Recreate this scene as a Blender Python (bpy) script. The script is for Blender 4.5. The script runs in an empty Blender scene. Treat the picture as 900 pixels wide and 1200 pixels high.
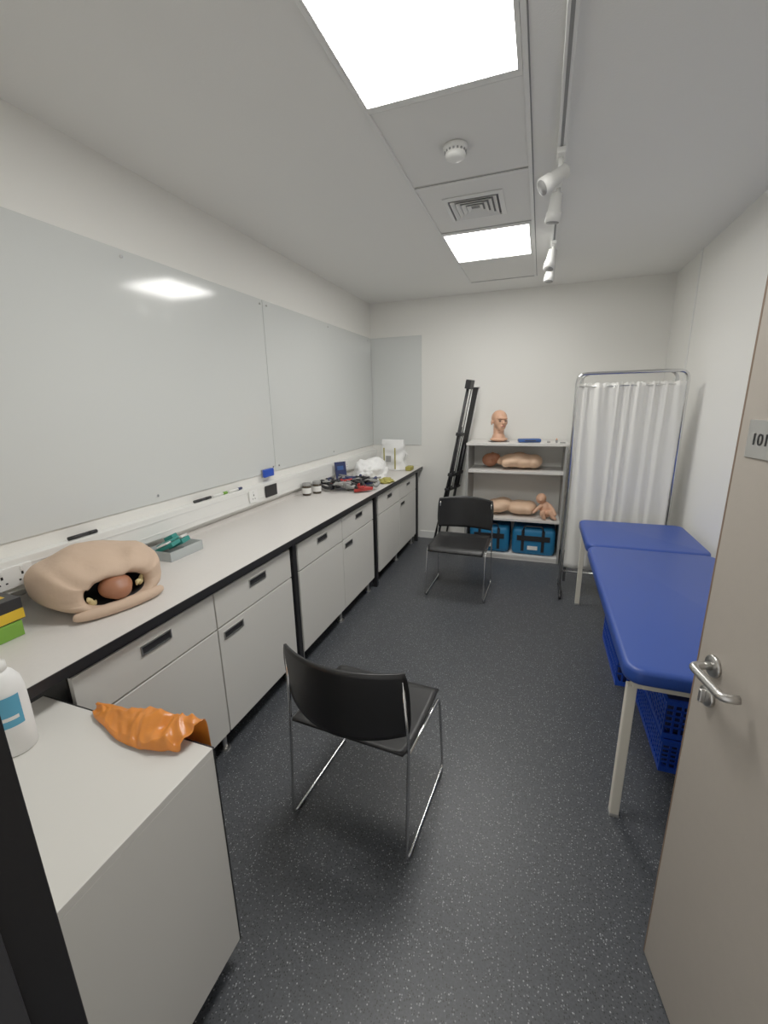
import bpy, bmesh, math, random
from mathutils import Vector, Matrix, noise
random.seed(7)
scn=bpy.context.scene
scn.view_settings.view_transform='Standard'
scn.view_settings.look='None'
scn.view_settings.exposure=0.02
scn.view_settings.gamma=1.17
COL=scn.collection
XL,XR,D,H,YN=-1.945,1.094,5.025,2.758,0.225

# ---------------- materials ----------------
def mat(name,col,rough=0.5,metal=0.0,bump=0.0,bscale=200,var=0.0,vscale=5,spec=0.5,trans=0.0,coat=0.0,emit=0,bdist=.002):
    m=bpy.data.materials.new(name);m.use_nodes=True
    nt=m.node_tree;b=nt.nodes['Principled BSDF']
    b.inputs['Base Color'].default_value=(*col,1)
    b.inputs['Roughness'].default_value=rough
    b.inputs['Metallic'].default_value=metal
    b.inputs['Specular IOR Level'].default_value=spec
    b.inputs['Transmission Weight'].default_value=trans
    b.inputs['Coat Weight'].default_value=coat
    tc=nt.nodes.new('ShaderNodeTexCoord')
    if bump>0:
        n=nt.nodes.new('ShaderNodeTexNoise');n.inputs['Scale'].default_value=bscale;n.inputs['Detail'].default_value=3
        bp=nt.nodes.new('ShaderNodeBump');bp.inputs['Strength'].default_value=bump;bp.inputs['Distance'].default_value=bdist
        nt.links.new(tc.outputs['Object'],n.inputs['Vector']);nt.links.new(n.outputs['Fac'],bp.inputs['Height'])
        nt.links.new(bp.outputs['Normal'],b.inputs['Normal'])
    if var>0:
        n=nt.nodes.new('ShaderNodeTexNoise');n.inputs['Scale'].default_value=vscale;n.inputs['Detail'].default_value=4
        r=nt.nodes.new('ShaderNodeMix');r.data_type='RGBA'
        r.inputs[6].default_value=(*[c*(1-var) for c in col],1);r.inputs[7].default_value=(*[min(1,c*(1+var)) for c in col],1)
        nt.links.new(tc.outputs['Object'],n.inputs['Vector']);nt.links.new(n.outputs['Fac'],r.inputs[0])
        nt.links.new(r.outputs[2],b.inputs['Base Color'])
    if emit:
        b.inputs['Emission Color'].default_value=(1,.985,.94,1);b.inputs['Emission Strength'].default_value=emit
    return m
M_wall=mat('wall_paint',(.85,.84,.80),.6,bump=.15,bscale=180)
M_ceil=mat('ceiling_paint',(.86,.855,.83),.75,bump=.3,bscale=160)
M_tile=mat('ceiling_tile',(.82,.815,.79),.7,bump=.1,bscale=300)
M_trimw=mat('white_metal_trim',(.82,.82,.80),.4)
M_line=mat('shadow_gap',(.25,.25,.25),.7)
M_wb=mat('whiteboard_enamel',(.68,.70,.685),.10,spec=.5)
M_top=mat('laminate_top',(.68,.65,.62),.38,bump=.05,bscale=400,var=.03,vscale=60)
M_cab=mat('cabinet_laminate',(.71,.695,.655),.42)
M_blk=mat('black_edge',(.012,.012,.014),.45)
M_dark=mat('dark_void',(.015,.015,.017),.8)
M_chair=mat('black_plastic',(.008,.008,.009),.42,bump=.1,bscale=600)
M_chrome=mat('chrome',(.72,.72,.72),.16,1.0)
M_steel=mat('brushed_steel',(.62,.61,.59),.3,1.0)
M_blue=mat('blue_vinyl',(.018,.060,.32),.40,bump=.25,bscale=350)
M_cratem=mat('crate_blue_plastic',(.015,.07,.50),.4)
M_cream=mat('cream_powdercoat',(.78,.74,.64),.45)
M_door=mat('door_laminate',(.42,.375,.325),.5,bump=.08,bscale=300,var=.03,vscale=40)
M_brown=mat('door_lipping',(.20,.13,.085),.5)
M_frame=mat('door_frame_black',(.008,.008,.010),.4)
M_frame2=mat('door_frame_grey',(.03,.03,.034),.4)
M_plast=mat('white_plastic',(.84,.84,.81),.35)
M_sock=mat('socket_white',(.88,.88,.86),.3)
M_cloth=mat('curtain_fabric',(.87,.86,.82),.85,bump=.15,bscale=500)
M_white=mat('white_fabric',(.88,.88,.87),.8,bump=.2,bscale=60)
M_skin=mat('manikin_skin',(.70,.39,.25),.5,var=.06,vscale=14)
M_skin2=mat('manikin_skin_pale',(.76,.50,.33),.5,var=.05,vscale=10)
M_skind=mat('manikin_head_brown',(.36,.14,.07),.45,var=.12,vscale=20)
M_fab=mat('flesh_fabric',(.60,.43,.31),.75,bump=.5,bscale=22,var=.05,vscale=8,bdist=.006)
M_yel=mat('yellow_cloth',(.68,.56,.27),.8)
M_orange=mat('orange_bag_plastic',(.90,.29,.04),.32,bump=.6,bscale=24,trans=.2,bdist=.004)
M_boxy=mat('box_yellow',(.76,.48,.02),.5)
M_green=mat('box_green',(.18,.40,.04),.5)
M_teal=mat('teal_card',(.02,.24,.21),.5)
M_clear=mat('clear_plastic',(.75,.80,.80),.15,trans=.5)
M_label=mat('label_blue',(.08,.36,.56),.5)
M_navy=mat('navy',(.015,.025,.10),.5)
M_bluebook=mat('book_blue',(.03,.09,.30),.5)
M_teal2=mat('bag_blue_nylon',(.008,.16,.36),.6,bump=.4,bscale=40)
M_olive=mat('olive_bag',(.36,.32,.06),.6)
M_red=mat('cable_red',(.45,.025,.02),.4)
M_glass=mat('jar_dark',(.05,.035,.02),.15)
M_pink=mat('lips',(.50,.17,.13),.4)
M_grey=mat('grey_plastic',(.32,.32,.31),.5)
M_eye=mat('eye_dark',(.08,.05,.04),.3)
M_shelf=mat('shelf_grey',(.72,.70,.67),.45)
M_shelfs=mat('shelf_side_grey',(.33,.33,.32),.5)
M_light=mat('light_diffuser',(.95,.95,.95),.5,emit=20)

def floor_mat():
    m=bpy.data.materials.new('vinyl_floor_speckled');m.use_nodes=True
    nt=m.node_tree;b=nt.nodes['Principled BSDF'];L=nt.links.new
    tc=nt.nodes.new('ShaderNodeTexCoord')
    n=nt.nodes.new('ShaderNodeTexNoise');n.inputs['Scale'].default_value=120;n.inputs['Detail'].default_value=5
    r=nt.nodes.new('ShaderNodeValToRGB')
    r.color_ramp.elements[0].position=.35;r.color_ramp.elements[0].color=(.040,.044,.051,1)
    r.color_ramp.elements[1].position=.7;r.color_ramp.elements[1].color=(.066,.071,.081,1)
    L(tc.outputs['Object'],n.inputs['Vector']);L(n.outputs['Fac'],r.inputs[0])
    prev=r.outputs[0]
    for sc,rad,th,c in((130,.30,.70,(.20,.21,.225,1)),(75,.16,.55,(.34,.35,.37,1)),(150,.34,.55,(.014,.015,.018,1))):
        v=nt.nodes.new('ShaderNodeTexVoronoi');v.inputs['Scale'].default_value=sc
        L(tc.outputs['Object'],v.inputs['Vector'])
        a=nt.nodes.new('ShaderNodeMath');a.operation='LESS_THAN';a.inputs[1].default_value=rad;L(v.outputs['Distance'],a.inputs[0])
        s=nt.nodes.new('ShaderNodeSeparateColor');L(v.outputs['Color'],s.inputs[0])
        g=nt.nodes.new('ShaderNodeMath');g.operation='GREATER_THAN';g.inputs[1].default_value=th;L(s.outputs[0],g.inputs[0])
        mu=nt.nodes.new('ShaderNodeMath');mu.operation='MULTIPLY';L(a.outputs[0],mu.inputs[0]);L(g.outputs[0],mu.inputs[1])
        x=nt.nodes.new('ShaderNodeMix');x.data_type='RGBA';x.inputs[7].default_value=c
        L(mu.outputs[0],x.inputs[0]);L(prev,x.inputs[6]);prev=x.outputs[2]
    L(prev,b.inputs['Base Color']);b.inputs['Roughness'].default_value=.42
    bp=nt.nodes.new('ShaderNodeBump');bp.inputs['Strength'].default_value=.15;bp.inputs['Distance'].default_value=.001
    L(n.outputs['Fac'],bp.inputs['Height']);L(bp.outputs['Normal'],b.inputs['Normal'])
    return m
M_floor=floor_mat()

# ---------------- helpers ----------------
CUR=[Matrix.Identity(4)]
def empty(name,loc=(0,0,0)):
    o=bpy.data.objects.new(name,None);COL.objects.link(o);o.empty_display_size=.1
    o.location=CUR[-1]@Vector(loc);return o
def finish(name,bm,m,parent=None,smooth=False,bevel=0,seg=2,sub=0,angle=35):
    bm.transform(CUR[-1])
    bmesh.ops.recalc_face_normals(bm,faces=bm.faces)
    me=bpy.data.meshes.new(name);bm.to_mesh(me);bm.free()
    for mm in (m if isinstance(m,(list,tuple)) else [m]): me.materials.append(mm)
    o=bpy.data.objects.new(name,me);COL.objects.link(o)
    if smooth:
        for p in me.polygons:p.use_smooth=True
    if bevel>0:
        b=o.modifiers.new('b','BEVEL');b.width=bevel;b.segments=seg;b.limit_method='ANGLE';b.angle_limit=math.radians(angle)
        b.harden_normals=False
    if sub:
        s=o.modifiers.new('s','SUBSURF');s.levels=sub;s.render_levels=sub
    if parent is not None:
        o.parent=parent;o.matrix_parent_inverse=Matrix.Translation(-parent.location)
    return o
def addbox(bm,lo,hi):
    lo=Vector(lo);hi=Vector(hi)
    r=bmesh.ops.create_cube(bm,size=1.0)
    c=(lo+hi)/2;s=hi-lo
    for v in r['verts']: v.co=Vector((v.co.x*s.x+c.x,v.co.y*s.y+c.y,v.co.z*s.z+c.z))
    return r['verts']
def box(name,lo,hi,m,parent=None,bevel=0,seg=2,smooth=False):
    bm=bmesh.new();addbox(bm,lo,hi);return finish(name,bm,m,parent,bevel=bevel,seg=seg,smooth=smooth)
def boxes(name,L,m,parent=None,bevel=0):
    bm=bmesh.new()
    for lo,hi in L:addbox(bm,lo,hi)
    return finish(name,bm,m,parent,bevel=bevel)
def fillet(pts,r,n=5):
    pts=[Vector(p) for p in pts]
    if r<=0:return pts
    out=[pts[0]]
    for i in range(1,len(pts)-1):
        a,b,c=pts[i-1],pts[i],pts[i+1]
        u=(a-b);w=(c-b);rr=min(r,u.length*.45,w.length*.45)
        p=b+u.normalized()*rr;q=b+w.normalized()*rr
        for k in range(n+1):
            t=k/n;out.append((1-t)**2*p+2*t*(1-t)*b+t*t*q)
    out.append(pts[-1]);return out
def addtube(bm,pts,r,seg=10,fil=0):
    pts=fillet(pts,fil);n=None;rings=[]
    for i,p in enumerate(pts):
        a=pts[max(i-1,0)];b=pts[min(i+1,len(pts)-1)];t=(b-a).normalized()
        if n is None:
            n=t.orthogonal().normalized()
        else:
            n=(n-t*n.dot(t)).normalized()
        bi=t.cross(n);rr=r[i] if isinstance(r,(list,tuple)) else r
        rings.append([bm.verts.new(p+(n*math.cos(2*math.pi*k/seg)+bi*math.sin(2*math.pi*k/seg))*rr) for k in range(seg)])
    for i in range(len(rings)-1):
        for k in range(seg):
            bm.faces.new((rings[i][k],rings[i][(k+1)%seg],rings[i+1][(k+1)%seg],rings[i+1][k]))
    bm.faces.new(rings[0][::-1]);bm.faces.new(rings[-1])
def tube(name,pts,r,m,parent=None,seg=12,fil=0):
    bm=bmesh.new();addtube(bm,pts,r,seg,fil);return finish(name,bm,m,parent,smooth=True,bevel=0)
def tubes(name,L,m,parent=None,seg=10):
    bm=bmesh.new()
    for pts,r,f in L:addtube(bm,pts,r,seg,f)
    return finish(name,bm,m,parent,smooth=True)
def lathe(name,c,prof,m,parent=None,seg=32,axis='Z'):
    bm=bmesh.new();rings=[];c=Vector(c)
    for r,z in prof:
        ring=[]
        for k in range(seg):
            a=2*math.pi*k/seg
            v=Vector((r*math.cos(a),r*math.sin(a),z))
            if axis=='Y':v=Vector((v.x,v.z,-v.y))
            if axis=='X':v=Vector((v.z,v.x,v.y))
            ring.append(bm.verts.new(c+v))
        rings.append(ring)
    for i in range(len(rings)-1):
        for k in range(seg):bm.faces.new((rings[i][k],rings[i][(k+1)%seg],rings[i+1][(k+1)%seg],rings[i+1][k]))
    bm.faces.new(rings[0][::-1]);bm.faces.new(rings[-1])
    return finish(name,bm,m,parent,smooth=True)
def blob(name,els,m,parent=None,vox=.01,smooth_it=8):
    bm=bmesh.new()
    def sph(c,r):
        q=bmesh.ops.create_icosphere(bm,subdivisions=3,radius=1.0)
        for v in q['verts']: v.co=Vector((v.co.x*r[0]+c[0],v.co.y*r[1]+c[1],v.co.z*r[2]+c[2]))
    for e in els:
        if isinstance(e,list):
            for i in range(len(e)-1):
                (p,r),(q,s)=e[i],e[i+1];p=Vector(p);q=Vector(q);n=max(2,int((q-p).length/(min(r,s)*.45)))
                for k in range(n+1):
                    t=k/n;c=p.lerp(q,t);rr=r+(s-r)*t;sph(c,(rr,rr,rr))
        else: sph(e[0],e[1])
    o=finish(name,bm,m,parent,smooth=True)
    r=o.modifiers.new('r','REMESH');r.mode='VOXEL';r.voxel_size=vox;r.use_smooth_shade=True
    s=o.modifiers.new('sm','SMOOTH');s.iterations=smooth_it;s.factor=.5
    return o
def grid(name,nx,ny,fn,m,parent=None,thick=0,smooth=True,sub=0,offset=0):
    bm=bmesh.new();V=[[bm.verts.new(fn(i/nx,j/ny)) for j in range(ny+1)] for i in range(nx+1)]
    for i in range(nx):
        for j in range(ny):bm.faces.new((V[i][j],V[i+1][j],V[i+1][j+1],V[i][j+1]))
    o=finish(name,bm,m,parent,smooth=smooth)
    if thick:
        s=o.modifiers.new('so','SOLIDIFY');s.thickness=thick;s.offset=offset
    if sub:
        s=o.modifiers.new('su','SUBSURF');s.levels=sub;s.render_levels=sub
    return o

# ---------------- room ----------------
JX=-.446; HX=.590   # doorway sides
box('floor',(XL-.1,-.6,-.1),(XR+.1,D+.1,0),M_floor)
box('ceiling',(XL-.1,.085,H),(XR+.1,D+.1,H+.1),M_ceil)
box('wall_left',(XL-.1,.085,0),(XL,D+.1,H),M_wall)
box('wall_right',(XR,.085,0),(XR+.1,D+.1,H),M_wall)
box('wall_back',(XL,D,0),(XR,D+.1,H),M_wall)
boxes('wall_front',[((XL,.09,0),(JX-.06,YN-.005,H)),((HX+.055,.09,0),(XR,YN-.005,H)),((JX-.06,.09,2.17),(HX+.055,YN-.005,H))],M_wall)
df=empty('trim_door_frame',(JX-.03,.15,0))
boxes('jambs',[((JX-.06,.08,0),(JX,YN,2.17)),((HX+.01,.08,0),(HX+.055,YN,2.17)),((JX,.08,2.12),(HX+.01,YN,2.17))],M_frame,df,bevel=.002)
box('stop',(JX,.13,0),(JX+.008,.180,2.12),M_frame2,df,bevel=.002)
box('trim_1',(XR-.006,4.35,.1),(XR,4.375,H),M_trimw)
box('baseboard_back',(XL+.6,D-.014,0),(XR,D,.09),M_trimw,bevel=.004)
box('baseboard_right',(XR-.014,YN,0),(XR,D-.014,.09),M_trimw,bevel=.004)
box('baseboard_left',(XL,YN,0),(XL+.014,D-.014,.09),M_trimw,bevel=.004)

# whiteboards
wb=empty('whiteboard',(XL,3,1.75))
box('panel_1',(XL+.0005,.42,1.153),(XL+.008,2.874,2.383),M_wb,wb,bevel=.0015)
box('panel_2',(XL+.0005,2.880,1.153),(XL+.008,D-.009,2.383),M_wb,wb,bevel=.0015)
bm=bmesh.new()
for y,z in((.9,1.19),(.9,2.35),(1.75,1.19),(1.75,2.35),(2.84,1.19),(2.84,2.35),(2.92,1.19),(2.92,2.35),(3.9,1.19),(3.9,2.35),(4.9,2.35)):
    addtube(bm,[(XL+.007,y,z),(XL+.013,y,z)],.007,10)
finish('fixing_screws',bm,M_chrome,wb,smooth=False)
wb2=empty('dry_erase_panel',(-1.63,D,1.75))
box('panel',(XL+.009,D-.008,1.153),(-1.326,D-.0005,2.383),M_wb,wb2,bevel=.0015)

# ceiling strip
cs=empty('trim_ceiling_grid',(-.43,3,H))
x0,x1=-.738,-.127
def bar(a,b):return ((a[0],a[1],H-.012),(b[0],b[1],H+.004))
boxes('bars',[bar((x0,.3),(x0+.018,4.59)),bar((x1-.018,.3),(x1,4.59))]+[bar((x0+.018,y-.011),(x1-.018,y+.011)) for y in(1.902,2.582,3.259,3.91,4.576)],M_trimw,cs,bevel=.002)
boxes('shadow_lines',[((x0-.005,.3,H-.003),(x0,4.59,H)),((x1,.3,H-.003),(x1+.005,4.59,H))]+[((x0+.018,y+s*.0125-.0015,H-.0065),(x1-.018,y+s*.0125+.0015,H-.005)) for y in(1.902,2.582,3.259,4.576) for s in(-1,1)],M_line,cs)
boxes('tiles',[((x0+.018,a+.012,H-.005),(x1-.018,b-.012,H-.0005)) for a,b in((.3,1.21),(1.913,2.571),(2.593,3.248),(3.92,4.565))],M_tile,cs)
for k,(a,b) in enumerate(((1.23,1.89),(3.27,3.90))):
    lp=empty('ceiling_light_panel',(-.43,(a+b)/2,H))
    xa=x0+.025
    box('diffuser',(xa,a+.015,H-.009),(x1-.035,b-.015,H-.004),M_light,lp)
    boxes('frame',[((x0+.019,a,H-.013),(xa,b,H-.001)),((x1-.035,a,H-.013),(x1-.019,b,H-.001)),((xa,a,H-.013),(x1-.035,a+.015,H-.001)),((xa,b-.015,H-.013),(x1-.035,b,H-.001))],M_trimw,lp)
# smoke detector
sd=empty('smoke_detector',(-.445,2.26,H))
lathe('base',(-.445,2.26,H-.006),[(.052,0),(.055,-.006),(.054,-.016),(.046,-.020),(.044,-.030),(.046,-.034),(.042,-.045),(.030,-.052),(.012,-.054)],M_plast,sd,40)
bm=bmesh.new()
for k in range(16):
    a=2*math.pi*k/16
    addbox(bm,(-.445+.0445*math.cos(a)-.004,2.26+.0445*math.sin(a)-.004,H-.034),(-.445+.0445*math.cos(a)+.004,2.26+.0445*math.sin(a)+.004,H-.027))
finish('vents',bm,M_line,sd)
# vent diffuser
vt=empty('ceiling_air_vent',(-.447,2.91,H))
bm=bmesh.new()
def ringsq(bm,cx,cy,h1,h2,z1,z2,t=.003):
    P=[[( sx*h,sy*h,z) for sx,sy in((-1,-1),(1,-1),(1,1),(-1,1))] for h,z in((h1,z1),(h2,z2),(h2,z2+t),(h1,z1+t))]
    V=[[bm.verts.new((cx+x,cy+y,z)) for x,y,z in p] for p in P]
    for i in range(4):
        for k in range(4):bm.faces.new((V[i][k],V[i][(k+1)%4],V[(i+1)%4][(k+1)%4],V[(i+1)%4][k]))
ringsq(bm,-.447,2.91,.165,.140,H-.010,H-.016)
for h in(.128,.100,.072,.044):ringsq(bm,-.447,2.91,h,h-.02,H-.020,H-.008)
finish('louvres',bm,M_trimw,vt)
box('core',(-.447-.14,2.91-.14,H-.0065),(-.447+.14,2.91+.14,H-.0052),M_line,vt)

# track lighting
tl=empty('track_spotlight_rail',(0,2.6,H))
box('rail',(-.017,.5,H-.035),(.017,4.2,H),M_trimw,tl,bevel=.002)
box('slot',(-.006,.5,H-.0365),(.006,4.2,H-.0345),M_line,tl)
for y,dirv in((2.42,(-.55,-.25,-.4)),(2.72,(-.1,.1,-1)),(3.62,(-.15,-.2,-.8)),(3.95,(-.1,-.1,-.9))):
    bm=bmesh.new()
    addbox(bm,(-.018,y-.05,H-.06),(.018,y+.05,H-.0366))
    finish('adaptor',bm,M_plast,tl,bevel=.004)
    c=Vector((-.01,y,H-.13));d=Vector(dirv).normalized()
    tube('stem',[(0,y,H-.06),(0,y,H-.13)],.010,M_plast,tl)
    tube('spot_head',[c-d*.05,c-d*.045,c+d*.03,c+d*.035,c+d*.08],[.020,.030,.032,.037,.039],M_plast,tl,24)
    tube('spot_lens',[c+d*.0805,c+d*.0825],.032,M_grey,tl,24)

# ---------------- counter ----------------
XC=-1.308
ct=empty('lab_counter',(-1.63,2.8,0))
box('worktop',(XL+.002,.66,.868),(XC-.004,D-.006,.9),M_top,ct)
box('front_edge',(XC-.004,.656,.866),(XC,D-.006,.8995),M_blk,ct)
box('end_edge',(XL+.002,.656,.866),(XC-.004,.66,.8995),M_blk,ct)
box('upstand',(XL+.002,.66,.9),(XL+.012,D-.006,.93),M_top,ct)
units=((.79,2.06),(2.14,3.40),(3.53,4.80))
for ui,(a,b) in enumerate(units):
    u=empty('base_cabinet',(-1.6,(a+b)/2,0))
    XF=-1.335
    boxes('carcass',[((XF-.52,a,.10),(XF-.02,a+.018,.862)),((XF-.52,b-.018,.10),(XF-.02,b,.862)),((XF-.52,a+.018,.10),(XF-.02,b-.018,.118)),((XF-.52,a+.018,.118),(XF-.51,b-.018,.862))],M_blk,u)
    box('fascia_rail',(XF-.02,a,.842),(XF-.002,b,.862),M_blk,u)
    box('inner',(XF-.03,a+.018,.118),(XF-.019,b-.018,.842),M_dark,u)
    m=(a+b)/2
    for (p,q) in((a+.004,m-.004),(m+.004,b-.004)):
        box('drawer_front',(XF-.018,p,.668),(XF,q,.838),M_cab,u,bevel=.0015)
        box('door_front',(XF-.018,p,.115),(XF,q,.660),M_cab,u,bevel=.0015)
        def handle(yc,zc):
            boxes('handle_bezel',[((XF-.001,yc-.07,zc-.020),(XF+.004,yc+.07,zc-.014)),((XF-.001,yc-.07,zc+.014),(XF+.004,yc+.07,zc+.020)),
              ((XF-.001,yc-.07,zc-.014),(XF+.004,yc-.064,zc+.014)),((XF-.001,yc+.064,zc-.014),(XF+.004,yc+.07,zc+.014))],M_steel,u)
            box('handle_recess',(XF-.001,yc-.064,zc-.014),(XF+.001,yc+.064,zc+.014),M_blk,u)
        handle((p+q)/2,.785)
        if p>m: handle(p+.10,.612)
    bm=bmesh.new()
    for y in(a+.05,m,b-.05):
        for x in(XF-.05,XF-.46):
            addtube(bm,[(x,y,.0),(x,y,.012),(x,y,.013),(x,y,.10)],[.028,.026,.014,.014],12)
    finish('feet',bm,M_steel,u,smooth=False)
boxes('support_legs',[((-1.37,y-.02,0),(-1.33,y+.02,.866)) for y in(2.10,3.465,4.87)]+[((-1.9,y-.02,0),(-1.86,y+.02,.866)) for y in(.70,2.10,3.465,4.87)],M_blk,ct)

# trunking + sockets
tk=empty('dado_trunking',(XL,2.8,1.03))
box('body',(XL+.001,.5,.965),(XL+.05,D-.01,1.095),M_plast,tk,bevel=.004)
boxes('ridges',[((XL+.049,.5,.995),(XL+.053,D-.01,.999)),((XL+.049,.5,1.062),(XL+.053,D-.01,1.066))],M_trimw,tk)
def socket(y,w,m,zz=1.03,detail=True):
    s=empty('wall_socket',(XL+.05,y,zz))
    box('plate',(XL+.053,y-w/2,zz-.043),(XL+.063,y+w/2,zz+.043),m,s,bevel=.003)
    if detail:
        n=2 if w>.12 else 1
        L=[]
        for k in range(n):
            c=y+(k-(n-1)/2)*.07
            L+=[((XL+.063,c-.004,zz+.002),(XL+.0635,c+.004,zz+.014)),((XL+.063,c-.016,zz-.020),(XL+.0635,c-.008,zz-.014)),((XL+.063,c+.008,zz-.020),(XL+.0635,c+.016,zz-.014))]
        boxes('pin_holes',L,M_blk,s)
        boxes('switch',[((XL+.063,y+(k-(n-1)/2)*.07-.006,zz+.02),(XL+.067,y+(k-(n-1)/2)*.07+.006,zz+.036)) for k in range(n)],M_sock,s,bevel=.001)
socket(.99,.146,M_sock);socket(2.50,.09,M_sock);socket(2.72,.146,M_blk,detail=False);socket(4.05,.146,M_sock)
for y0,y1,mm in((1.24,1.37,M_blk),(1.98,2.12,M_blk),(2.14,2.27,M_green),(2.29,2.42,M_navy)):
    mk=empty('whiteboard_marker',(XL+.03,y0,1.1))
    tube('barrel',[(XL+.028,y0,1.104),(XL+.028,y0+.09,1.104)],.0085,M_blk if mm is M_blk else M_plast,mk,12)
    tube('cap',[(XL+.028,y0+.09,1.104),(XL+.028,y1,1.104)],.009,mm,mk,12)
er=empty('whiteboard_eraser',(XL+.03,2.74,1.17))
box('pad',(XL+.009,2.68,1.13),(XL+.02,2.80,1.19),M_grey,er,bevel=.003)
box('grip',(XL+.02,2.68,1.13),(XL+.045,2.80,1.19),M_cratem,er,bevel=.008,seg=3)

# ---------------- foreground pedestal ----------------
fc=empty('mobile_pedestal_cabinet',(-1.09,.55,0))
fx0,fx1,fy0,fy1=-1.425,-.767,.31,.762
box('top',(fx0,fy0,.762),(fx1,fy1-.004,.782),M_cab,fc,bevel=.001)
box('side_right',(fx1-.018,fy0,.085),(fx1,fy1-.004,.7615),M_cab,fc,bevel=.001)
box('body',(fx0,fy0+.005,.085),(fx1-.019,fy1-.02,.7615),M_cab,fc)
box('black_back_edge',(fx0,fy1-.0038,.08),(fx1+.001,fy1,.7825),M_blk,fc)
for x in(fx0+.06,fx1-.05):
    for y in(fy0+.05,fy1-.05):
        lathe('castor_wheel',(x-.012,y,.030),[(.012,0),(.028,.001),(.030,.004),(.030,.02),(.028,.023),(.012,.024)],M_blk,fc,20,'X')
        box('castor_fork',(x-.016,y-.014,.03),(x+.016,y+.014,.085),M_blk,fc,bevel=.003)
# bottle
bX,bY=-1.272,.595
sb=empty('disinfectant_wipes_bottle',(bX,bY,.782))
lathe('bottle',(bX,bY,.782),[(.042,0),(.047,.004),(.048,.10),(.047,.17),(.042,.20),(.030,.222),(.021,.23)],M_white,sb,32)
lathe('collar',(bX,bY,1.012),[(.020,0),(.022,.002),(.022,.022),(.014,.026),(.012,.05),(.018,.056),(.016,.062)],M_plast,sb,24)
box('nozzle',(bX-.06,bY-.008,1.052),(bX+.013,bY+.008,1.072),M_plast,sb,bevel=.005)
def label(nm,a0,a1,z0,z1,R,m):
    bm=bmesh.new();n=16;A=[];B=[]
    for k in range(n+1):
        a=a0+(a1-a0)*k/n
        A.append(bm.verts.new((bX+R*math.cos(a),bY+R*math.sin(a),z0)));B.append(bm.verts.new((bX+R*math.cos(a),bY+R*math.sin(a),z1)))
    for k in range(n):bm.faces.new((A[k],A[k+1],B[k+1],B[k]))
    finish(nm,bm,m,sb,smooth=True)
label('label',-.9,.2,.87,.955,.0487,M_label)
label('label_text',-.7,.0,.89,.90,.0490,M_plast)
# orange bag : thin crumpled film lying on the back edge and hanging down behind it
ob=empty('orange_plastic_bag',(-1.0,.76,.79))
def ridged(v):return 1-abs(noise.noise(v))*2
def bagf(i,j):
    x=-1.19+.36*i
    wf=.012+.070*math.sin(math.pi*min(1,.05+i*.72))**1.1
    if j<.6:                                  # lies on the top
        t=j/.6;y=.768-wf*(1-t)
        z=.784+.004+(.012+.030*i)*math.sin(math.pi*.5*t)
    else:                                     # hangs over the back edge
        t=(j-.6)/.4;y=.768+.022*math.sin(math.pi*.5*t)+.012*i
        z=.800+.030*i-(.02+.14*t)*t
    w=1 if j>.05 else .3
    cr=ridged(Vector((x*13,j*1.6,1.3)))*.018+ridged(Vector((x*28+j*3,j*3.0,4.1)))*.009
    z+=cr*w*(.5+.7*i)
    y+=noise.noise(Vector((x*15,j*3,7)))*.014*w
    return (x+(.02*j*i)+noise.noise(Vector((j*4,i*5,2)))*.012,y if j<.6 else max(y,.769),max(z,.7845) if j<.6 else z)
grid('film',80,30,bagf,M_orange,ob,thick=.0006)

# ---------------- things on the counter ----------------
CT=.9
bx=empty('glove_box',(-1.77,.82,CT+.05))
box('green_carton',(-1.88,.74,CT+.0005),(-1.645,.865,CT+.055),M_green,bx,bevel=.002)
box('carton',(-1.89,.75,CT+.056),(-1.65,.88,CT+.135),M_blk,bx,bevel=.002)
boxes('yellow_band',[((-1.65,.751,CT+.06),(-1.6485,.879,CT+.095)),((-1.89,.7485,CT+.06),(-1.65,.75,CT+.09)),((-1.86,.775,CT+.1352),(-1.69,.855,CT+.136))],M_boxy,bx)
# birthing simulator
bs=empty('birthing_simulator',(-1.66,1.17,CT))
ax=Vector((.95,-.26,0)).normalized();ay=Vector((-ax.y,ax.x,0));az=Vector((0,0,1))
cen=Vector((-1.672,1.165,CT))
SC=.92
prof=[(-.205,.02,.02,.08),(-.20,.12,.075,.090),(-.185,.185,.100,.108),(-.12,.225,.112,.118),(-.05,.240,.116,.120),(.02,.243,.114,.118),(.09,.232,.106,.113),(.15,.208,.094,.104),(.185,.180,.080,.096),(.200,.150,.066,.092),(.195,.128,.056,.088),(.17,.118,.050,.084),(.12,.11,.045,.080),(.06,.09,.035,.078),(.05,.01,.004,.078)]
NS=96
bm=bmesh.new();rings=[]
for pi,(s,ry,rz,zc) in enumerate(prof):
    ring=[]
    for k in range(NS):
        a=2*math.pi*k/NS
        ca,sa=math.cos(a),math.sin(a)
        se=lambda v,e:math.copysign(abs(v)**e,v)
        y=ry*se(ca,.78);z=zc+rz*se(sa,.78)
        fo=max(0,(s+.05)/.3) if pi<11 else .3
        wr=(.006*math.sin(a*7+1.2*math.sin(s*14))+.004*math.sin(a*13-s*9))*(1 if sa>-.2 else .1)*min(1,.2+fo)
        if pi>=11:wr*=.3
        z+=wr;y*=1+wr*1.2
        ss=s
        if sa<-.1 and 7<=pi<=11: ss+=.030*(-sa)
        p=cen+(ax*ss+ay*y)*SC+az*max(z,.002)*.92
        p+=Vector((0,0,1))*noise.noise(p*9)*.026*(1 if sa>0 and pi<9 else 0)
        p.z=max(p.z,CT+.001)
        ring.append(bm.verts.new(p))
    rings.append(ring)
for i in range(len(rings)-1):
    for k in range(NS):bm.faces.new((rings[i][k],rings[i][(k+1)%NS],rings[i+1][(k+1)%NS],rings[i+1][k]))
bm.faces.new(rings[0][::-1]);bm.faces.new(rings[-1])
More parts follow.
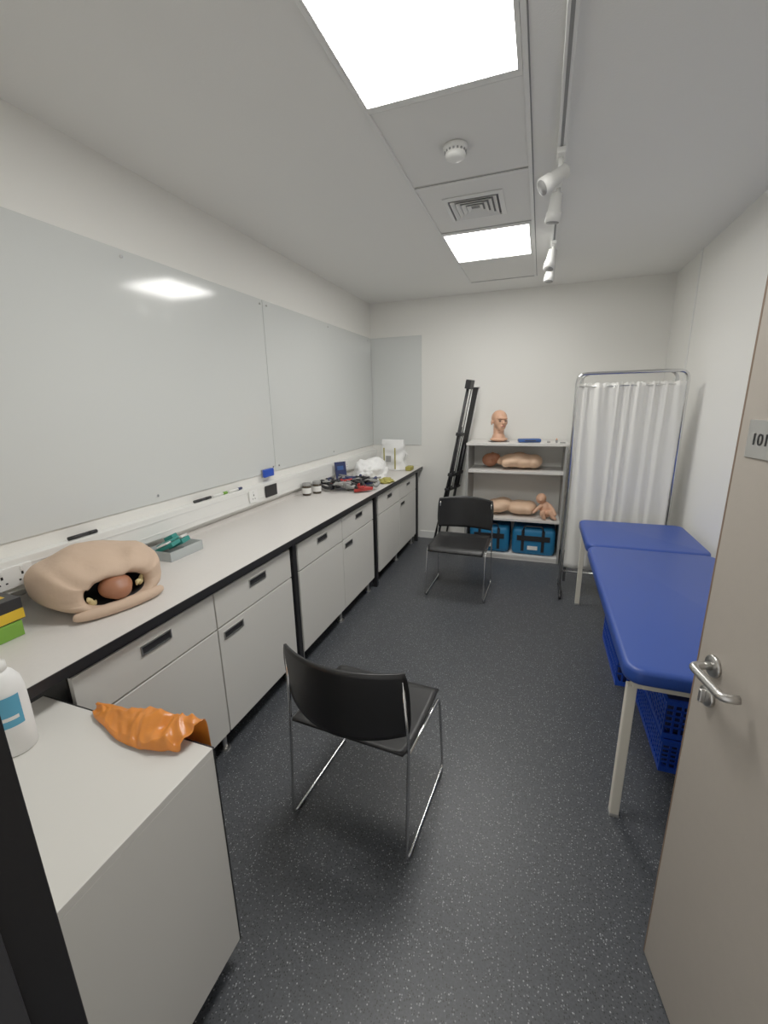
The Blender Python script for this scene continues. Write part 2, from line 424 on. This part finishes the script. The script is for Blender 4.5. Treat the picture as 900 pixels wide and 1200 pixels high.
cov=finish('pelvis_cover',bm,M_fab,bs,smooth=True,sub=1)
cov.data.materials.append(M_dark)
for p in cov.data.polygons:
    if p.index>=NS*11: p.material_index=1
hc=cen+ax*.158+az*.086
blob('baby_head',[(hc,(.056,.060,.047)),(hc+ax*.028-az*.008,(.040,.046,.036))],M_skind,bs,.006,4)
for sg_ in(-1,1):
    q=cen+ax*.172+ay*.088*sg_+az*.066
    lin=[q+ay*(-.018+.036*k/6)+az*(.010*math.sin(k*1.3)+.004*k*sg_)-ax*.004*k for k in range(7)]
    tube('yellow_lining',lin,[.003,.008,.010,.011,.010,.008,.003],M_yel,bs,10)
rim=[cen+ax*(.165+.045*math.cos(t))+ay*.168*math.sin(t)+az*(.024) for t in [(-1.25+2.5*k/30) for k in range(31)]]
tube('padded_rim',rim,[.010+.0130*math.sin(math.pi*k/30)**.5 for k in range(31)],M_fab,bs,16)
# tray
tr=empty('clear_plastic_tray',(-1.80,1.66,CT))
boxes('tray_walls',[((-1.87,1.56,CT),(-1.70,1.78,CT+.003)),((-1.87,1.56,CT+.003),(-1.866,1.78,CT+.05)),((-1.704,1.56,CT+.003),(-1.70,1.78,CT+.05)),((-1.866,1.56,CT+.003),(-1.704,1.564,CT+.05)),((-1.866,1.776,CT+.003),(-1.704,1.78,CT+.05))],M_clear,tr)
CUR.append(Matrix.Translation((-1.79,1.67,CT+.06))@Matrix.Rotation(.3,4,'Z')@Matrix.Rotation(-.4,4,'Y'))
boxes('packets',[((-.05,-.09,-.01),(.05,-.01,.01)),((-.04,.0,-.025),(.05,.08,.0)),((-.06,-.05,.012),(.03,.03,.022)),((-.05,.02,.01),(.0,.07,.04))],M_teal,tr,bevel=.002)
boxes('white_packets',[((-.04,.03,.004),(.04,.09,.014)),((-.03,-.095,.012),(.03,-.055,.02))],M_plast,tr,bevel=.002)
CUR.pop()
for (x,y,m1) in((-1.845,3.17,M_glass),(-1.80,3.27,M_glass)):
    j=empty('specimen_jar',(x,y,CT))
    lathe('jar',(x,y,CT+.0005),[(.034,0),(.037,.004),(.037,.075),(.030,.085)],m1,j,24)
    lathe('lid',(x,y,CT+.0855),[(.034,0),(.035,.002),(.035,.020),(.033,.022)],M_grey,j,24)
    lathe('label_band',(x,y,CT+.02),[(.0375,0),(.0378,.001),(.0378,.045),(.0375,.046)],M_plast,j,24)
bk=empty('blue_booklet',(-1.80,3.68,CT))
CUR.append(Matrix.Translation((-1.81,3.80,CT+.003))@Matrix.Rotation(-.6,4,'Z')@Matrix.Rotation(-.14,4,'Y'))
box('cover',(-.006,-.06,0),(.006,.06,.20),M_navy,bk,bevel=.001)
box('print',(.0061,-.04,.12),(.0068,.03,.16),M_bluebook,bk)
box('print_low',(.0061,-.04,.04),(.0068,.035,.06),M_grey,bk)
CUR.pop()
cb=empty('pile_of_cables_and_straps',(-1.62,3.6,CT))
for k in range(54):
    c=Vector((-1.62+random.uniform(-.19,.20),3.58+random.uniform(-.21,.16),CT+.012+random.uniform(0,.06)))
    pts=[c+Vector((random.uniform(-.10,.10),random.uniform(-.08,.08),random.uniform(-.0,.05))) for _ in range(5)]
    tube('strap',pts,random.choice((.006,.009,.014)),random.choice((M_blk,M_blk,M_red,M_navy,M_grey,M_blk,M_blk,M_blk)),cb,8,.05)
def lump(name,pname,c,ex,m,sx=6,seed=0,amp=.03,flat=.35):
    e=empty(name,c)
    bm=bmesh.new();bmesh.ops.create_icosphere(bm,subdivisions=5,radius=1)
    for v in bm.verts:
        d=v.co.copy()
        f=1+amp/ex[2]*.6*noise.noise(d*sx*.5+Vector((seed,0,0)))+amp/ex[2]*.4*abs(noise.noise(d*sx+Vector((0,seed,0))))
        z=max(d.z,-flat)
        v.co=Vector((c[0]+d.x*ex[0]*f,c[1]+d.y*ex[1]*f,c[2]+(z+flat)*ex[2]*(f if z>-flat else 1)))
    finish(pname,bm,m,e,smooth=True);return e
lump('crumpled_white_cloth','cloth',(-1.66,4.17,CT+.002),(.17,.25,.13),M_white,3.6,3,.07)
lump('olive_strap_bag','bag',(-1.39,3.90,CT+.002),(.07,.09,.028),M_olive,5,9,.015)
wbg=empty('white_carrier_bag',(-1.60,4.70,CT))
def bagw(i,j):
    a=2*math.pi*i; r=1-.25*j
    x=.16*math.copysign(abs(math.cos(a))**.6,math.cos(a))*r;y=.09*math.copysign(abs(math.sin(a))**.6,math.sin(a))*(1-.6*j)
    p=Vector((x,y,.34*j));p+=Vector((noise.noise(Vector((x*14,y*14,j*5))),noise.noise(Vector((x*14,y*14,j*5+9))),0))*.03
    return Vector((-1.58,4.72,CT+.003))+p
grid('film',48,20,bagw,M_white,wbg,thick=.001)
boxes('straps',[((-1.66,4.60,CT+.02),(-1.645,4.605,CT+.26)),((-1.53,4.60,CT+.02),(-1.515,4.605,CT+.26))],M_olive,wbg)
box('printed_panel',(-1.63,4.600,CT+.10),(-1.57,4.604,CT+.17),M_grey,wbg)
box('side_pack',(-1.41,4.62,CT+.001),(-1.34,4.74,CT+.05),M_olive,wbg,bevel=.01)

# ---------------- chairs ----------------
def chair(x,y,rot):
    CUR.append(Matrix.Translation((x,y,0))@Matrix.Rotation(rot,4,'Z'))
    c=empty('black_stacking_chair')
    L=[]
    for s in(-1,1):
        X=.25*s
        L.append(([(X*.93,-.215,.76),(X*.99,-.20,.50),(X,-.235,.010),(X,.235,.010),(X*.99,.175,.425),(X*.97,-.185,.448)],.0058,.035))
    L.append(([(-.243,.10,.425),(.243,.10,.425)],.0055,0));L.append(([(-.243,-.12,.430),(.243,-.12,.430)],.0055,0))
    tubes('frame',L,M_chrome,c)
    def seat(i,j):
        u=i*2-1;yy=-.215+.44*j
        w=.243-.012*(abs(j*2-1)**4)
        z=.452-.012*(1-u*u)*math.sin(math.pi*min(1,j))-(.035*max(0,(j-.85)/.15)**2)+.012*max(0,(.15-j)/.15)
        return (u*w,yy,z)
    grid('seat',20,24,seat,M_chair,c,thick=.011)
    def back(i,j):
        u=i*2-1
        jj=j; w=.252*(1-.05*abs(2*j-1)**3)
        z=.525+.265*jj+ .012*(1-u*u)*(1 if j>.5 else -1)*abs(2*j-1)
        yy=-.265-.03*j+.085*u*u
        return (u*w,yy,z)
    grid('backrest',28,14,back,M_chair,c,thick=.010)
    boxes('glides',[((.25*s-.008,q-.02,0),(.25*s+.008,q+.02,.007)) for s in(-1,1) for q in(-.18,.18)],M_blk,c)
    CUR.pop()
chair(-.60,1.435,-.07)
chair(-.605,3.62,math.pi-.03)
chair(.80,1.22,math.pi/2)

# ---------------- couch ----------------
cc=empty('treatment_couch',(.68,2.6,0))
def pad(name,x0,x1,y0,y1,z0,z1,rc=.06):
    bm=bmesh.new();pts=[]
    for cx,cy,a0 in((x1-rc,y1-rc,0),(x0+rc,y1-rc,90),(x0+rc,y0+rc,180),(x1-rc,y0+rc,270)):
        for k in range(7):
            a=math.radians(a0+15*k);pts.append((cx+rc*math.cos(a),cy+rc*math.sin(a)))
    f=bm.faces.new([bm.verts.new((x,y,z0)) for x,y in pts])
    r=bmesh.ops.extrude_face_region(bm,geom=[f])
    for g in r['geom']:
        if isinstance(g,bmesh.types.BMVert):g.co.z=z1
    return finish(name,bm,M_blue,cc,bevel=.018,seg=4,smooth=True,angle=50)
pad('pad_main',.335,1.04,1.575,2.985,.655,.72)
pad('pad_head',.335,1.04,3.00,3.66,.655,.72)
boxes('frame_rails',[((.375,1.63,.61),(.405,3.64,.654)),((.97,1.63,.61),(1.0,3.64,.654)),((.405,1.63,.61),(.97,1.66,.654)),((.405,3.61,.61),(.97,3.64,.654)),((.405,2.95,.61),(.97,2.98,.654))],M_cream,cc,bevel=.003)
boxes('legs',[((x,y,.012),(x+.034,y+.034,.612)) for x in(.360,.978) for y in(1.635,3.60)],M_cream,cc,bevel=.004)
boxes('leg_caps',[((x-.001,y-.001,0),(x+.035,y+.035,.0125)) for x in(.360,.978) for y in(1.635,3.60)],M_grey,cc,bevel=.002)
def crate(x0,x1,y0,y1,z0,h):
    e=empty('blue_plastic_crate',((x0+x1)/2,(y0+y1)/2,z0))
    L=[((x0,y0,z0),(x1,y1,z0+.006))]
    t=.005
    for z in(z0+.006,z0+h-.03):
        zz=z+(.02 if z<z0+.1 else .03)
        L+=[((x0,y0,z),(x1,y0+t,zz)),((x0,y1-t,z),(x1,y1,zz)),((x0,y0+t,z),(x0+t,y1-t,zz)),((x1-t,y0+t,z),(x1,y1-t,zz))]
    L+=[((x0-.01,y0-.01,z0+h-.006),(x1+.01,y0,z0+h)),((x0-.01,y1,z0+h-.006),(x1+.01,y1+.01,z0+h)),((x0-.01,y0,z0+h-.006),(x0,y1,z0+h)),((x1,y0,z0+h-.006),(x1+.01,y1,z0+h))]
    zb,zt=z0+.026,z0+h-.03
    n=int((y1-y0)/.03)
    for k in range(n+1):
        y=y0+(y1-y0-.008)*k/n
        L+=[((x0,y,zb),(x0+t,y+.009,zt)),((x1-t,y,zb),(x1,y+.009,zt))]
    n=int((x1-x0)/.03)
    for k in range(1,n):
        x=x0+(x1-x0-.008)*k/n
        L+=[((x,y0,zb),(x+.009,y0+t,zt)),((x,y1-t,zb),(x+.009,y1,zt))]
    for k in range(1,5):
        z=zb+(zt-zb)*k/5
        L+=[((x0,y0,z),(x1,y0+t,z+.008)),((x0,y1-t,z),(x1,y1,z+.008)),((x0,y0,z),(x0+t,y1,z+.008)),((x1-t,y0,z),(x1,y1,z+.008))]
    boxes('lattice',L,M_cratem,e)
    box('lining',(x0+.02,y0+.02,z0+.007),(x1-.02,y1-.02,z0+h*.72),M_navy,e,bevel=.02)
crate(.60,1.0,1.95,2.50,0,.17);crate(.595,.995,1.96,2.51,.171,.20)
crate(.51,.93,2.56,3.12,0,.30)

# ---------------- folding screen ----------------
sg=empty('folding_privacy_screen',(.6,3.84,0))
YS=3.83
def frame(x0,x1,y0,y1,zt,nm):
    tubes(nm,[([(x0,y0,.06),(x0,y0,zt),(x1,y1,zt),(x1,y1,.06)],.0125,.07),([(x0,y0,.20),(x1,y1,.20)],.009,0),([(x0,y0,1.745),(x1,y1,1.745)],.005,0)],M_chrome,sg,14)
frame(.245,.985,YS,YS,1.84,'frame_front')
frame(.285,.93,YS+.12,YS+.06,1.845,'frame_rear')
for (x,y,h) in((.245,YS,.15),(.985,YS+.02,.13)):
    tubes('foot',[([(x,y-h,.055),(x,y-.08,.06),(x,y+.08,.06),(x,y+h,.055)],.012,.02)],M_blk,sg)
    for q in(-h,h):
        lathe('castor',(x-.01,y+q,.025),[(.008,0),(.024,.001),(.025,.004),(.025,.018),(.024,.02),(.008,.021)],M_blk,sg,18,'X')
        tube('castor_stem',[(x,y+q,.03),(x,y+q,.062)],.008,M_blk,sg)
def cur(x0,x1,y0,y1,ph,nf):
    def f(i,j):
        z=1.765-(1.765-.235)*j
        x=x0+(x1-x0)*i+.004*math.sin(i*40+j*3)
        a=2*math.pi*nf*(i+.07*noise.noise(Vector((i*4,ph,j*.5))))+ph
        am=(.009+.006*noise.noise(Vector((i*5,ph+3,j))))*(.55+.45*math.sin(math.pi*min(1,.15+j*.7)))
        fine=.0035*math.sin(a*2.7+1)*max(0,1-j*3.5)
        y=y0+(y1-y0)*i+am*math.sin(a)+fine+.004*math.sin(a*.37+j*2)
        if j<.02: z+=.006*math.sin(a*2)
        return (x,y,z)
    return f
grid('curtain_front',220,36,cur(.262,.975,YS,YS,0,8),M_cloth,sg,thick=.001)
grid('curtain_rear',140,20,cur(.305,.91,YS+.115,YS+.062,1,8),M_cloth,sg,thick=.001)

# ---------------- shelf unit ----------------
sh=empty('open_shelf_unit',(-.22,4.77,0))
sx0,sx1,sy0,sy1=-.71,.262,4.53,4.98
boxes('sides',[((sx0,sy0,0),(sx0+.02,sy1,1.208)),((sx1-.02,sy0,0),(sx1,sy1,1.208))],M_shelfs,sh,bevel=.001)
boxes('shelves',[((sx0-.005,sy0-.005,1.208),(sx1+.005,sy1,1.232)),((sx0+.02,sy0+.01,.925),(sx1-.02,sy1,.948)),((sx0+.02,sy0,.425),(sx1-.02,sy1,.45)),((sx0+.02,sy0,.03),(sx1-.02,sy1,.055))],M_shelf,sh,bevel=.001)
box('back_panel',(sx0+.02,sy1-.006,.055),(sx1-.02,sy1,1.208),M_wall,sh)
box('plinth',(sx0+.02,sy0+.005,0),(sx1-.02,sy0+.02,.03),M_shelf,sh)
def head(x,y,z,rot,s=1.0):
    CUR.append(Matrix.Translation((x,y,z))@Matrix.Rotation(rot,4,'Z')@Matrix.Scale(s,4))
    e=empty('manikin_head')
    blob('head',[((0,.015,.215),(.070,.088,.075)),((0,-.028,.178),(.056,.058,.068)),((0,-.045,.140),(.040,.040,.036)),((0,-.066,.128),(.018,.016,.014)),
      [((0,-.088,.19),.0075),((0,-.098,.172),.011)],((0,-.088,.147),(.020,.010,.008)),((0,-.07,.215),(.05,.02,.012)),
      ((-.071,.012,.178),(.008,.018,.026)),((.071,.012,.178),(.008,.018,.026)),
      [((0,.015,.14),.05),((0,.015,.06),.05),((0,.01,.03),.062)],((0,.0,.022),(.085,.065,.022))],M_skin,e,.005,3)
    for sgn in(-1,1):
        blob('eye',[((sgn*.026,-.079,.192),(.013,.006,.006))],M_eye,e,.003,1)
        tube('brow',[(sgn*.012,-.087,.209),(sgn*.028,-.086,.214),(sgn*.042,-.076,.209)],.0022,M_skind,e,8)
    blob('lips',[((0,-.094,.147),(.018,.006,.006))],M_pink,e,.003,1)
    box('base',(-.085,-.05,0),(.085,.06,.004),M_blk,e)
    CUR.pop()
head(-.405,4.72,1.233,.45,1.12)
nv=empty('navy_case',(-.09,4.70,1.233))
CUR.append(Matrix.Translation((-.10,4.68,1.234))@Matrix.Rotation(.2,4,'Z'))
box('case',(-.11,-.05,0),(.11,.05,.035),M_bluebook,nv,bevel=.012,seg=3)
tube('handle',[(-.05,-.05,.02),(-.05,-.08,.02),(.05,-.08,.02),(.05,-.05,.02)],.005,M_blk,nv,8,.02)
CUR.pop()
mi=empty('small_instruments',(.12,4.68,1.233))
boxes('parts',[((.07,4.62,1.233),(.10,4.66,1.25)),((.15,4.64,1.233),(.17,4.70,1.262)),((.19,4.60,1.233),(.24,4.63,1.244))],M_grey,mi,bevel=.003)
box('tip',(.155,4.645,1.262),(.165,4.66,1.275),M_orange,mi)
def torso(z,x0,x1,headmat,headon=True):
    e=empty('resuscitation_manikin_torso',((x0+x1)/2,4.74,z))
    L=x1-x0;y=4.745
    P=lambda u,dy,dz:(x0+L*u,y+dy,z+dz)
    s=.40 if headon else .14
    blob('torso',[(P(s+.12,0,.085),(.13,.165,.072)),(P(s+.22,-.06,.108),(.10,.080,.060)),(P(s+.22,.06,.108),(.10,.080,.060)),
        (P(.70,0,.08),(.15,.150,.074)),(P(.88,0,.080),(.085,.15,.072)),
        (P(s+.02,-.13,.07),(.05,.045,.045)),(P(s+.02,.13,.07),(.05,.045,.045)),
        [(P(s-.10,0,.075),.042),(P(s+.05,0,.075),.055)]],M_skin2,e,.008,14)
    if headon:
        blob('head',[(P(.12,0,.085),(.085,.068,.072)),(P(.20,0,.105),(.055,.05,.055)),(P(.16,0,.155),(.02,.010,.014)),(P(.25,0,.12),(.028,.03,.03)),
            (P(.14,-.068,.08),(.022,.008,.016)),(P(.14,.068,.08),(.022,.008,.016))],headmat,e,.006,4)
    return e
torso(.951,-.56,.03,M_skind)
torso(.453,-.52,-.0,M_skin2,False)
bb=empty('infant_manikin',(.12,4.62,.453))
zc=.453
blob('body',[((.10,4.66,zc+.10),(.055,.05,.075)),((.10,4.66,zc+.05),(.05,.05,.045)),((.055,4.655,zc+.205),(.052,.058,.055)),((.05,4.60,zc+.195),(.012,.012,.010)),
   [((.075,4.66,zc+.16),.03),((.09,4.66,zc+.14),.035)],
   [((.14,4.65,zc+.13),.024),((.175,4.61,zc+.10),.019),((.20,4.57,zc+.06),.014)],
   [((.06,4.63,zc+.13),.022),((.02,4.60,zc+.10),.018),((-.01,4.57,zc+.07),.013)],
   [((.12,4.63,zc+.045),.032),((.15,4.58,zc+.075),.027),((.18,4.56,zc+.03),.018),((.20,4.555,zc+.02),.015)],
   [((.08,4.63,zc+.045),.032),((.075,4.57,zc+.07),.027),((.09,4.56,zc+.025),.018),((.10,4.555,zc+.02),.015)]],M_skin,bb,.006,3)
for (a,b) in((-.66,-.24),(-.21,.22)):
    g=empty('blue_kit_bag',((a+b)/2,4.74,.056))
    box('body',(a,4.56,.056),(b,4.93,.35),M_teal2,g,bevel=.05,seg=5,smooth=True)
    boxes('straps',[((a+w-.015,4.553,.10),(a+w+.015,4.562,.33)) for w in(.11,.31)],M_blk,g)
    box('black_panel',(a+.05,4.554,.215),(b-.05,4.561,.27),M_blk,g)
    tube('handle',[(a+.11,4.555,.32),(a+.12,4.56,.375),(a+.30,4.56,.375),(a+.31,4.555,.32)],.008,M_blk,g,8,.03)
    box('white_tag',(a+.16,4.553,.12),(b-.17,4.559,.16),M_plast,g)

# ---------------- folded easel leaning ----------------
ez=empty('folded_flipchart_easel',(-1.0,4.73,0))
ang=math.atan2(.34,1.84)
CUR.append(Matrix.Translation((-1.00,4.72,0.02))@Matrix.Rotation(-.24,4,'Z')@Matrix.Rotation(ang,4,'Y'))
box('board',(-.010,-.02,.72),(-.002,.165,1.80),M_dark,ez,bevel=.002)
tubes('silver_edge',[([(.006,.165,.70),(.006,.165,1.81),(.006,-.02,1.81)],.010,.02),([(.006,-.02,.72),(.006,-.02,1.80)],.006,0)],M_plast,ez)
tubes('legs',[([(-.030,-.19,0),(-.022,-.10,.9),(-.018,-.085,1.86)],.013,0),([(-.030,.15,0),(-.020,.12,1.75)],.012,0),([(-.055,-.02,.0),(-.022,-.06,1.84)],.012,0),
   ([(.012,-.125,.50),(.012,-.115,1.40)],.009,0),([(.014,.06,.45),(.012,.06,1.20)],.009,0)],M_blk,ez)
boxes('brackets',[((-.04,-.12,1.78),(.018,-.02,1.87)),((-.035,-.13,1.30),(.018,-.01,1.335)),((-.035,-.14,.86),(.018,.165,.895)),((-.035,-.15,.70),(.018,.165,.725))],M_blk,ez,bevel=.005)
boxes('feet',[((-.048,-.21,-.014),(-.012,-.17,.02)),((-.048,.13,-.014),(-.012,.17,.02)),((-.072,-.04,-.012),(-.04,.0,.02))],M_grey,ez,bevel=.004)
CUR.pop()

# ---------------- door ----------------
Md=Matrix(((-.2019,-.9794,0,HX),(.9794,-.2019,0,.224),(0,0,1,0),(0,0,0,1)))
CUR.append(Md)
dr=empty('door_1')
W=.971
box('leaf',(0.006,-.044,.008),(W-.005,0,2.11),M_door,dr)
box('lipping',(W-.005,-.044,.008),(W,0.0005,2.11),M_brown,dr)
lathe('rose',(.906,.0,1.045),[(.026,0),(.026,.006),(.024,.008),(.012,.009)],M_steel,dr,32,'Y')
lathe('escutcheon',(.906,.0,.965),[(.025,0),(.025,.007),(.023,.009),(.010,.0095)],M_steel,dr,32,'Y')
box('thumbturn',(.901,.009,.948),(.911,.022,.982),M_steel,dr,bevel=.003)
tube('lever',[(.906,.004,1.045),(.906,.050,1.045),(.789,.050,1.045),(.786,.020,1.045)],.0095,M_steel,dr,16,.018)
boxes('hinges',[((-.004,-.01,z),(.012,.006,z+.10)) for z in(.2,1.0,1.85)],M_steel,dr)
sp=box('sign_plate',(.79,.0,1.528),(.938,.003,1.605),M_steel,dr,bevel=.001)
CUR.pop()
fc_=bpy.data.curves.new('sign_text','FONT');fc_.body='101';fc_.size=.034;fc_.extrude=.0004;fc_.align_x='LEFT';fc_.align_y='CENTER'
to=bpy.data.objects.new('sign_text',fc_);COL.objects.link(to)
fc_.materials.append(M_blk)
P=Md@Vector((.924,.0038,1.565))
e=Vector((-.2019,.9794,0));n=Vector((-.9794,-.2019,0))
R3=Matrix((( -e.x,0,n.x),(-e.y,0,n.y),(0,1,0))).to_4x4()
to.matrix_world=Matrix.Translation(P)@R3
to.parent=dr;to.matrix_parent_inverse=Matrix.Translation(-dr.location)

# ---------------- world + camera ----------------
w=bpy.data.worlds.new('world');scn.world=w;w.use_nodes=True
w.node_tree.nodes['Background'].inputs[0].default_value=(1,.98,.94,1)
w.node_tree.nodes['Background'].inputs[1].default_value=.6
cam=bpy.data.cameras.new('camera');co=bpy.data.objects.new('camera',cam);COL.objects.link(co)
cam.sensor_width=36;cam.sensor_fit='AUTO';cam.lens=499.154/1200*36;cam.clip_start=.02
th,ya,ro=[math.radians(v) for v in(14.375,19.923,-1.166)]
R=Vector((math.cos(ya),math.sin(ya),0));Fh=Vector((-math.sin(ya),math.cos(ya),0));Z=Vector((0,0,1))
f=math.cos(th)*Fh-math.sin(th)*Z;U=math.sin(th)*Fh+math.cos(th)*Z
r=math.cos(ro)*R+math.sin(ro)*U;u=-math.sin(ro)*R+math.cos(ro)*U
co.matrix_world=Matrix(((r.x,u.x,-f.x,-.013),(r.y,u.y,-f.y,.038),(r.z,u.z,-f.z,1.653),(0,0,0,1)))
scn.camera=co
